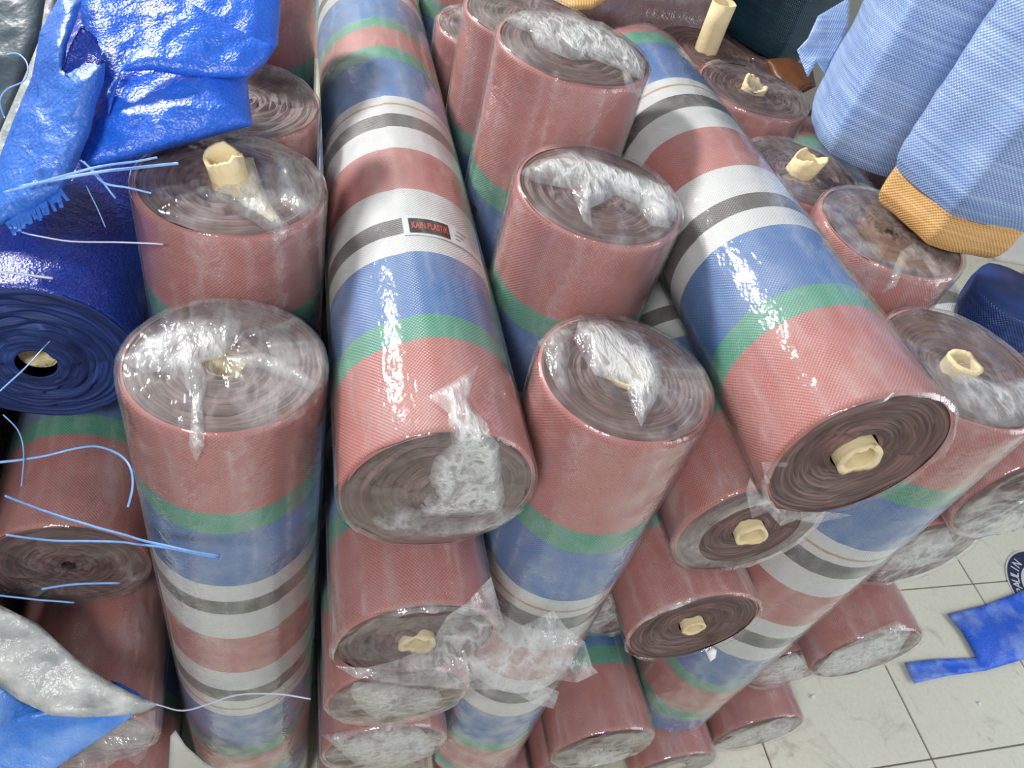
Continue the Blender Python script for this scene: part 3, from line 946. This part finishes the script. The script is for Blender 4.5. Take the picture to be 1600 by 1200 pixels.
def cyl_patch(name, rl, th0, th1, z0, z1, lift, mat, root, n=14, mz=3):
    ths, zs = np.linspace(th0, th1, n), np.linspace(z0, z1, mz)
    V = np.array([on_cyl(rl, t, z, lift) for z in zs for t in ths])
    f = grid_faces(mz, n, False)
    a, b, c_ = V[f[0][0]], V[f[0][1]], V[f[0][2]]
    nn = np.cross(b - a, c_ - a)
    r0 = a - rl.C
    r0 = r0 - rl.d * (r0 @ rl.d)
    if nn @ r0 < 0:
        f = [q[::-1] for q in f]
    return mesh_obj(name, V, f, mat, root)


def pix_cyl(rl, px, py):
    t, P, n = rl.hit(px, py, cap=False)
    z = (P - rl.C) @ rl.d
    return math.atan2(n @ rl.e2, n @ rl.e1), z


def text_mesh(txt, size, bold=.018):
    cu = bpy.data.curves.new('t', 'FONT')
    cu.body = txt
    cu.size = size
    cu.align_x = 'LEFT'
    cu.resolution_u = 3
    cu.offset = size * bold
    o = bpy.data.objects.new('t', cu)
    COL.objects.link(o)
    me = bpy.data.meshes.new_from_object(o.evaluated_get(bpy.context.evaluated_depsgraph_get()))
    v = np.array([tuple(x.co) for x in me.vertices])
    f = [tuple(p.vertices) for p in me.polygons]
    bpy.data.objects.remove(o)
    bpy.data.curves.remove(cu)
    return v, f


thL, zL = pix_cyl(Arl, 631, 362)
thR, zR = pix_cyl(Arl, 712, 380)
zm = (.412 + .455) / 2
lab = cyl_patch('label_strip', Arl, thL, thR - .55, .407, .460, -.0022, WHITEP, A_, 24)
th0, _ = pix_cyl(Arl, 640, 358)
th1, _ = pix_cyl(Arl, 705, 372)
cyl_patch('label_panel', Arl, th0, th1, .413, .452, -.0015, BLACKP, A_, 16).parent = lab
tv, tf = text_mesh('KAIN PLASTIK', .026)
wid = tv[:, 0].max()
span = (th1 - th0)
fx = (th0 + span * .06) + tv[:, 0] / wid * span * .90
V = np.array([on_cyl(Arl, a, z, -.0009) for a, z in zip(fx, .4245 + tv[:, 1] / tv[:, 1].max() * .017)])
mesh_obj('label_lettering', V, tf, REDP, A_, smooth=False).parent = lab
for dz, a0, a1 in ((.421, .02, .10), (.432, .02, .16), (.445, .06, .22)):
    sgn = -1 if th1 < th0 else 1
    cyl_patch('print_line', Arl, th1 + sgn * (a0 + .06), th1 + sgn * (a1 + .06), dz, dz + .0022, -.0016, BLACKP, A_, 6, 2).parent = lab
# small label on the tallest middle roll
c2rl = ROLLS['C2']
c2root = C2_
ta, za = pix_cyl(c2rl, 745, 318)
cyl_patch('label_panel', c2rl, ta - .55, ta + .02, za + .012, za + .052, -.0015, BLACKP, c2root, 14)

# ------------------------------------------------------------------ sacks at the upper right
def sack(name, C, R, L, mat, label, cat, lean=(0, 0), sides=6, rot=0.0, seed=1.0, parts=(), round_=.5, group=None, bottom=.03):
    """upright stuffed woven sack with flattened faces; C is the centre of its bottom"""
    C = np.array(C, float) + (0, 0, H)
    root = empty(name, C, label, cat, group)

    def shell(nm, z0, z1, Rm, mt, sd, botr):
        nt_ = 96
        th = np.linspace(0, 2 * math.pi, nt_, endpoint=False)
        a = ((th - rot + math.pi / sides) % (2 * math.pi / sides)) - math.pi / sides
        poly = math.cos(math.pi / sides) / np.cos(a)
        pr = round_ + (1 - round_) * poly / poly.max()
        zs = list(np.linspace(z1, z0 + botr, int((z1 - z0) / .02) + 2)) + [z0 + botr * .5, z0 + botr * .2, z0 + botr * .05, z0]
        V, U = [], []
        arc = np.r_[0, np.cumsum(Rm * pr)][:nt_] * (2 * math.pi / nt_)
        for i, z in enumerate(zs):
            t = max(0, 1 - (z - z0) / botr)
            rr = Rm * pr * (1 - .10 * t ** 2)
            P = np.c_[np.cos(th), np.sin(th), np.full(nt_, z * 4)]
            rr = rr + .010 * (vnoise(P * (2.2, 2.2, 1), sd) - .5) + .006 * (ridged(np.c_[np.cos(th) * 2, np.sin(th) * 2, np.full(nt_, z * 14)], sd + 3, 2) - .5)
            V.append(np.c_[C[0] + rr * np.cos(th) + lean[0] * z, C[1] + rr * np.sin(th) + lean[1] * z, np.full(nt_, C[2] + z)])
            U.append(np.c_[arc, np.full(nt_, z)])
        V, U = np.vstack(V), np.vstack(U)
        f = [tuple(reversed(q)) for q in grid_faces(len(zs), nt_)]
        f = [tuple(reversed(q)) for q in f][::1]
        c0 = len(V)
        V = np.vstack([V, [C[0] + lean[0] * z0, C[1] + lean[1] * z0, C[2] + z0], [C[0] + lean[0] * z1, C[1] + lean[1] * z1, C[2] + z1]])
        U = np.vstack([U, [0, z0], [0, z1]])
        b = (len(zs) - 1) * nt_
        f += [(b + i, b + (i + 1) % nt_, c0) for i in range(nt_)] + [(i, c0 + 1, (i + 1) % nt_) for i in range(nt_)]
        return mesh_obj(nm, V, f, mt, root, uv=U)
    shell('sack_body', bottom, L, R, mat, seed, .05)
    for i, (nm, z0, z1, Rm, mt, br) in enumerate(parts):
        shell(nm, z0, z1, Rm, mt, seed + 4 + i, br)
    return root


v1 = sack('woven_sack', (1.287, 1.402, -.738), .166, .75, SACK_BLUE, 'pale blue woven sack standing at upper right, left of the orange-ended one', 'sack', lean=(.03, .03), sides=5, rot=.4, seed=3.3, round_=.45, bottom=0.0, group='blue woven sacks')
v2 = sack('woven_sack', (1.228, 1.055, -.690), .160, .85, SACK_BLUE, 'blue woven sack with an orange lower end, at the right edge', 'sack', lean=(.03, .0), sides=6, rot=-.80, seed=7.1, round_=.15, bottom=.072,
          parts=[('orange_end', 0.0, .16, .142, SACK_ORANGE, .03)], group='blue woven sacks')
sheet('flap', [(1262, 122, 1.80), (1245, 78, 1.80), (1262, 60, 1.80), (1278, 25, 1.83), (1320, 0, 1.87), (1328, 0, 1.87), (1326, 40, 1.84), (1306, 85, 1.81), (1288, 118, 1.80), (1276, 96, 1.79)], 5.2, SACK_BLUE, v1, sp=6, amp=.012, freq=22, uvs=True)
v3 = sack('woven_sack', (1.455, .965, -.886), .10, .085, SACK_NAVY, 'small navy sack behind the striped roll under the orange sack end', 'sack', sides=6, seed=9.4, round_=.7, bottom=0.0)
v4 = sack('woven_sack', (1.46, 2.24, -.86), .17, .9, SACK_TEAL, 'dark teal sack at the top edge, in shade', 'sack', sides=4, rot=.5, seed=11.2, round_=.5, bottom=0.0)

# ------------------------------------------------------------------ blue tarps at upper left
pk = empty('folded_tarp', at(280, 240, 1.24), 'large shiny blue tarp packet folded over the left standing rolls', 'tarp')
sheet('packet', [(120, -30, 1.278), (280, -60, 1.308), (440, -40, 1.338), (438, 20, 1.328), (434, 70, 1.308), (415, 100, 1.298), (386, 124, 1.278), (390, 160, 1.248), (395, 196, 1.223), (330, 214, 1.203), (250, 236, 1.183), (180, 254, 1.168), (128, 266, 1.158), (118, 240, 1.158), (140, 190, 1.178), (150, 130, 1.208), (130, 60, 1.238)],
      12.4, BLUE_TARP, pk, sp=8, amp=.030, freq=7.5, puff=.035, back=.05, edge=45)
sheet('fold', [(160, 150, 1.163), (205, 85, 1.178), (270, 30, 1.198), (300, 5, 1.208), (340, 30, 1.213), (400, 60, 1.228), (428, 72, 1.238), (410, 98, 1.228), (384, 122, 1.213), (330, 122, 1.198), (285, 118, 1.188), (240, 110, 1.178), (190, 112, 1.168), (170, 180, 1.158)],
      15.8, BLUE_TARP, pk, sp=7, amp=.022, freq=12, puff=.012, back=.012, edge=26)
fr = empty('torn_tarp', at(80, 330, 1.12), 'crumpled torn blue tarp with frayed edges hanging over the dark blue roll', 'tarp')
sheet('tarp_piece', [(95, -10, 1.20), (128, 0, 1.19), (120, 30, 1.17), (105, 70, 1.14), (100, 110, 1.13), (130, 100, 1.13), (165, 98, 1.13), (162, 130, 1.13), (150, 165, 1.13), (140, 210, 1.12), (125, 245, 1.115), (120, 260, 1.11), (92, 305, 1.10), (60, 330, 1.10), (20, 345, 1.10), (-20, 365, 1.10), (-40, 330, 1.11), (-10, 270, 1.13), (20, 190, 1.15), (50, 120, 1.17), (62, 50, 1.19)],
      18.1, BLUE_FRAY, fr, sp=7, amp=.026, freq=13, puff=.02, back=.02, edge=25)
sheet('tarp_lining', [(96, 108, 1.115), (110, 70, 1.12), (128, 38, 1.13), (152, 60, 1.13), (162, 90, 1.12), (150, 104, 1.12), (125, 108, 1.115), (108, 122, 1.11)], 19.3, BLUE_DARK, fr, sp=6, amp=.012, freq=18, puff=-.02, back=.01, edge=14)
for i in range(26):                                    # frayed fringe strips at the torn edge
    t = i / 25
    x0, y0 = 92 + (10 - 92) * t, 300 + (352 - 300) * t
    L_ = rng.uniform(10, 24)
    a = math.radians(rng.uniform(20, 75))
    x1, y1 = x0 + L_ * math.cos(a) * .8, y0 + L_ * math.sin(a)
    wd = rng.uniform(2.2, 4.0)
    P = [at(x0 - wd, y0 - 4, 1.088), at(x0 + wd, y0 - 6, 1.088), at(x1 + wd * .8, y1, 1.08), at(x1 - wd * .8, y1 + 1, 1.08)]
    q = CW @ np.array([0, 0, 1.])
    mesh_obj('fringe', P + [p + q * .0012 for p in P], [(0, 3, 2, 1), (4, 5, 6, 7), (0, 1, 5, 4), (1, 2, 6, 5), (2, 3, 7, 6), (3, 0, 4, 7)], BLUE_FRAY, fr, smooth=False)
gs = empty('plastic_sack', at(20, 150, 1.26), 'dark slate plastic sack with a pale silver rim in the upper left corner', 'sack')
sheet('sack_body', [(-60, -40, 1.30), (78, -40, 1.32), (74, 20, 1.30), (66, 60, 1.28), (45, 110, 1.26), (25, 170, 1.24), (0, 240, 1.22), (-60, 300, 1.22)], 20.9, SLATE, gs, sp=10, amp=.02, freq=8, puff=.03, back=.05, edge=40)
sheet('rim', [(74, -20, 1.285), (88, -20, 1.285), (80, 40, 1.26), (66, 90, 1.235), (45, 150, 1.21), (22, 215, 1.19), (0, 280, 1.18), (-20, 290, 1.18), (-8, 225, 1.19), (18, 165, 1.21), (42, 110, 1.235), (62, 60, 1.255)], 22.2, SILVER, gs, sp=7, amp=.006, freq=16, puff=.01, back=.012, edge=10)

# ------------------------------------------------------------------ sheets at lower left
def hz(px, py, d=.03):
    k = scene_depth(px, py)
    return (k if k else 1.55) - d


sv = empty('tarp_sheet', at(120, 1130, 1.42), 'silver-backed blue tarp sheet lying over the low left roll', 'tarp')
sheet('silver_side', [(-40, 925, 1.34), (0, 945, 1.35), (60, 975, 1.37), (120, 1030, 1.40), (165, 1062, 1.42), (200, 1080, 1.43), (248, 1101, 1.44), (222, 1114, 1.43), (180, 1119, 1.42), (130, 1121, 1.40), (80, 1118, 1.38), (30, 1095, 1.37), (0, 1072, 1.36), (-40, 1050, 1.35)],
      24.4, SILVER, sv, sp=7, amp=.012, freq=13, puff=.016, back=.006, edge=22, clamp=.055)
sheet('blue_side', [(-40, 1040, 1.40), (0, 1066, 1.40), (40, 1098, 1.41), (90, 1112, 1.42), (150, 1116, 1.44), (215, 1112, 1.46), (200, 1124, 1.46), (160, 1152, 1.45), (120, 1178, 1.44), (85, 1202, 1.43), (60, 1240, 1.42), (-40, 1260, 1.40)],
      25.9, mat_bluetarp('blue_tarp_reverse', (.04, .20, .68), (.24, .42, .80), .005, .38, 4.0), sv, sp=8, amp=.008, freq=10, puff=.012, back=.006, edge=30, clamp=.035)
sheet('blue_edge', [(172, 1062, 1.445), (190, 1068, 1.45), (215, 1082, 1.455), (235, 1096, 1.46), (205, 1090, 1.455), (185, 1078, 1.45)], 26.4, BLUE_TARP, sv, sp=6, amp=.002, freq=20, puff=.004, back=.003, edge=6)
cp = empty('plastic_bag', at(180, 1190, 1.46), 'crumpled clear plastic bag below the silver sheet at bottom left', 'bag')
sheet('bag_film', [(80, 1204, 1.45), (120, 1180, 1.45), (165, 1150, 1.455), (205, 1126, 1.46), (243, 1108, 1.465), (242, 1140, 1.47), (228, 1180, 1.47), (215, 1196, 1.47), (190, 1182, 1.47), (160, 1205, 1.46), (110, 1230, 1.45), (70, 1230, 1.45)],
      27.7, FILM_TAIL, cp, sp=7, amp=.016, freq=18, haze=.30, film=True, clamp=.02)
cs = empty('cardboard_scrap', at(300, 1220, 1.62), 'beige cardboard scrap at the foot of the front left standing roll', 'cardboard')
sheet('board', [(266, 1150, 1.56), (274, 1140, 1.57), (290, 1165, 1.56), (318, 1190, 1.54), (345, 1205, 1.52), (350, 1240, 1.52), (262, 1240, 1.55)], 28.5, PALE, cs, sp=8, amp=.006, freq=12, puff=.004, back=.008, edge=10)

# ------------------------------------------------------------------ floor at lower right: tarp offcut, sticker, crumbs
def fl(px, py, z=0.0):
    r = ray(px, py)
    return np.array([0, 0, H]) + r * ((z - H) / r[2])


def flk(px, py, z=0.0):
    return (z - H) / ray(px, py)[2]


off_o = [(1480, 960), (1540, 945), (1600, 922), (1680, 905), (1680, 1010), (1600, 1030), (1540, 1048), (1480, 1056), (1428, 1068), (1413, 1036), (1460, 1030), (1526, 1028), (1505, 990)]
oc = empty('tarp_offcut', fl(1560, 990, .0), 'bright blue tarp offcut lying on the floor tiles at right', 'tarp')
sheet('tarp_piece', [(x, y, flk(x, y, .016)) for x, y in off_o], 31.2, mat_bluetarp('blue_tarp_offcut', (.008, .11, .72), (.20, .32, .76), .0035, .42, 4.5), oc, sp=9, amp=.006, freq=7, puff=.0, back=0.0, edge=20)
scn = fl(1642, 925)
st = empty('round_sticker', scn + np.array([0, 0, .0]), 'round navy and white sticker on the floor, cut by the right edge', 'sticker')
rs = np.linalg.norm(fl(1580, 922)[:2] - scn[:2])


def disc(name, r0, r1, z, mat, n=72):
    th = np.linspace(0, 2 * math.pi, n, endpoint=False)
    V = np.vstack([np.c_[scn[0] + r * np.cos(th), scn[1] + r * np.sin(th), np.full(n, z)] for r in (r0, r1)])
    V2 = np.vstack([V, V - (0, 0, .001)])
    f = [(i, n + i, n + (i + 1) % n, (i + 1) % n) for i in range(n)]
    f += [(n + i, 3 * n + i, 3 * n + (i + 1) % n, n + (i + 1) % n) for i in range(n)]
    return mesh_obj(name, V2, f, mat, st, smooth=False)


disc('sticker_disc', .001, rs, .0030, WHITEP)
disc('navy_ring', rs * .66, rs * .96, .0042, NAVYP)
word = 'PAULIN'
pb = fl(1593, 888)
a_n = math.atan2(pb[1] - scn[1], pb[0] - scn[0])
for i, ch in enumerate(word):
    ang = a_n + (5 - i) * .175 - (.05 if ch == 'N' else 0)
    v_, f_ = text_mesh(ch, rs * .26)
    v_[:, 0] -= (v_[:, 0].max() + v_[:, 0].min()) / 2
    up = np.array([math.cos(ang), math.sin(ang)])
    rt = np.array([math.sin(ang), -math.cos(ang)])
    base_ = scn[:2] + up * rs * .72
    P = np.array([[*(base_ + rt * p[0] + up * p[1]), .0056] for p in v_])
    mesh_obj('lettering', P, f_, WHITEP, st, smooth=False)


def crumb(px, py, r, label, mat=None, z=0.0, k=None):
    p = fl(px, py, r * .7) if k is None else at(px, py, k)
    import bmesh
    bm = bmesh.new()
    bmesh.ops.create_icosphere(bm, subdivisions=2, radius=r)
    for v in bm.verts:
        n = float(vnoise(np.array([v.co * (1.2 / r)]), px * .1)[0])
        v.co *= .55 + .9 * n
    me = bpy.data.meshes.new('foam_crumb')
    bm.to_mesh(me)
    bm.free()
    me.materials.append(mat or FOAM)
    o = bpy.data.objects.new('foam_crumb', me)
    COL.objects.link(o)
    o.location = p
    tag(o, label, 'crumb', 'white crumbs')


crumb(1270, 1089, .007, 'tiny white crumb on the floor beside the lowest right roll')
crumb(1530, 1099, .006, 'tiny white crumb on the floor below the blue offcut')


# ------------------------------------------------------------------ strings
def string(pts, label, w=.0028, mat=None, name='plastic_string', group='loose plastic strings', sub=5, wob=.002):
    P = np.array([at(*p) for p in pts])
    # catmull-rom
    Q = []
    n = len(P)
    for i in range(n - 1):
        p0, p1, p2, p3 = P[max(i - 1, 0)], P[i], P[i + 1], P[min(i + 2, n - 1)]
        for j in range(sub):
            t = j / sub
            Q.append(.5 * ((2 * p1) + (-p0 + p2) * t + (2 * p0 - 5 * p1 + 4 * p2 - p3) * t * t + (-p0 + 3 * p1 - 3 * p2 + p3) * t ** 3))
    Q.append(P[-1])
    Q = np.array(Q)
    Q += (np.c_[vnoise(Q * 25, 1.0), vnoise(Q * 25, 2.0), vnoise(Q * 25, 3.0)] - .5) * wob
    T_ = np.gradient(Q, axis=0)
    T_ /= np.linalg.norm(T_, axis=1)[:, None]
    fw = CW @ np.array([0, 0, 1.])
    S = np.cross(T_, fw)
    S /= np.linalg.norm(S, axis=1)[:, None]
    U = np.cross(S, T_)
    V = []
    m_ = 6
    for a in np.linspace(0, 2 * math.pi, m_, endpoint=False):
        V.append(Q + S * w * .5 * math.cos(a) + U * w * .22 * math.sin(a))
    V = np.stack(V, 1).reshape(-1, 3)
    f = grid_faces(len(Q), m_) + [tuple(range(m_)), tuple(range(len(V) - m_, len(V)))[::-1]]
    o = mesh_obj(name, V, f, mat or STRING)
    return tag(o, label, 'string', group)


string([(30, 292, 1.055), (110, 276, 1.065), (190, 265, 1.08), (278, 256, 1.12)], 'pale blue string pointing right from the torn tarp over the film-topped roll', .0045)
string([(5, 300, 1.02), (70, 284, 1.025), (150, 262, 1.035), (215, 252, 1.07), (245, 247, 1.09)], 'upper pale blue strand running along the torn tarp edge', .0035)
string([(125, 250, 1.09), (150, 272, 1.09), (180, 310, 1.10)], 'short blue strand hanging steeply from the torn tarp', .003)
string([(130, 252, 1.09), (160, 285, 1.09), (200, 293, 1.10), (236, 302, 1.11)], 'blue strand bending over the left rim of the torn-core roll', .003)
string([(135, 290, 1.10), (152, 325, 1.12), (165, 355, 1.13)], 'thin dark blue thread hanging over the dark blue roll', .0018)
string([(12, 350, 1.09), (45, 366, 1.10), (110, 376, 1.11), (180, 378, 1.11), (255, 382, 1.12)], 'long thin white thread sagging across the dark blue roll', .0025, STRING_W)
string([(0, 425, 1.12), (40, 428, 1.12), (82, 434, 1.12)], 'short white strand at the left edge on the blue roll', .004, STRING_W)
string([(78, 533, 1.20), (45, 570, 1.16), (0, 612, 1.14)], 'thread running down left from the blue roll core', .0025)
string([(-10, 724, 1.20), (60, 715, 1.21), (110, 702, 1.22), (150, 698, 1.22), (185, 710, 1.21), (203, 730, 1.19), (207, 760, 1.18), (200, 792, 1.18)], 'curly blue string arching over the shaded striped roll', .0042)
string([(5, 648, 1.20), (28, 672, 1.20), (37, 710, 1.20), (33, 760, 1.21)], 'blue thread curving down at the left edge', .0025)
string([(8, 775, 1.22), (60, 795, 1.20), (120, 815, 1.17), (200, 838, 1.12), (280, 857, 1.06), (345, 868, 1.02)], 'upper of two blue strands reaching across the front left standing roll', .0040)
string([(10, 836, 1.23), (80, 845, 1.20), (160, 846, 1.15), (250, 854, 1.09), (344, 872, 1.03)], 'lower of two blue strands reaching across the front left standing roll', .0036)
string([(65, 920, 1.32), (120, 913, 1.32), (187, 911, 1.32)], 'twisted blue strand on the smoky film end', .004)
string([(-5, 930, 1.33), (50, 936, 1.33), (116, 942, 1.33)], 'pale blue strand low on the smoky film end', .0035)
string([(244, 1101, 1.42), (285, 1110, 1.38), (325, 1100, 1.34), (370, 1086, 1.30), (430, 1084, 1.25), (485, 1092, 1.22)], 'white thread stretched from the silver sheet past the standing roll', .0032, STRING_W)
string([(10, 85, 1.15), (28, 84, 1.15), (42, 100, 1.14), (38, 125, 1.13), (10, 140, 1.13), (0, 160, 1.13), (8, 185, 1.13)], 'looped pale thread in front of the silver rim', .0025)

# ------------------------------------------------------------------ odds and ends at the back
ob = empty('orange_wrapper', at(890, 10, 1.95), 'orange plastic wrapper lying behind the tallest middle roll', 'wrapper')
sheet('wrapper_film', [(822, -30, 1.870), (960, -30, 1.890), (948, 2, 1.840), (925, 14, 1.810), (890, 18, 1.800), (855, 16, 1.810), (828, 10, 1.830)], 41.3, SACK_ORANGE, ob, sp=6, amp=.02, freq=16, puff=.02, back=.03, edge=16, uvs=True)
cb = box('cardboard_box', (-.07, -.05, 0), (.07, .05, .12), PALE, None, .004)
cb.location = at(1146, 40, 2.95)
tag(cb, 'small cream carton in the shade left of the teal sack', 'box')
bw = empty('brown_bag', at(1225, 140, 2.02), 'brown plastic bag in the shade under the blue sack flap', 'bag')
sheet('bag_film', [(1195, 92, 2.06), (1235, 90, 2.06), (1270, 110, 2.04), (1275, 135, 2.0), (1250, 148, 1.99), (1222, 138, 2.0), (1205, 118, 2.03)], 42.8, simple('brown_plastic', (.13, .045, .015), .4, .5, 20, .4), bw, sp=5, amp=.02, freq=16, puff=.03, back=.05, edge=16)
gc = empty('grey_cloth', at(1570, 410, 1.78), 'pale grey cloth hanging by the right edge below the blue sack', 'cloth')
sheet('cloth', [(1525, 372, 1.74), (1560, 356, 1.76), (1640, 340, 1.80), (1640, 420, 1.80), (1590, 414, 1.77), (1555, 408, 1.75), (1530, 392, 1.74)], 43.1, PALE, gc, sp=7, amp=.010, freq=12, puff=.012, back=.03, edge=14)

tarp_roll('U5', (2.08, 1.25, -.905), (0, 0, -1), .148, 1.545, 'added standing roll just outside the right edge, carrying the striped sack and casting shade', group=UPG, haze=.05, seed=88.8, pat=P_SHADE)  # added out of view, props the edge sack and casts shade
v5 = sack('woven_sack', (1.93, 1.22, -.885), .16, .45, SACK_BLUE, 'blue and orange sack end showing at the right edge beside the larger sacks', 'sack', sides=6, seed=13.9, round_=.5, bottom=.0,
          parts=[('orange_band', .06, .2, .163, SACK_ORANGE, .01)])
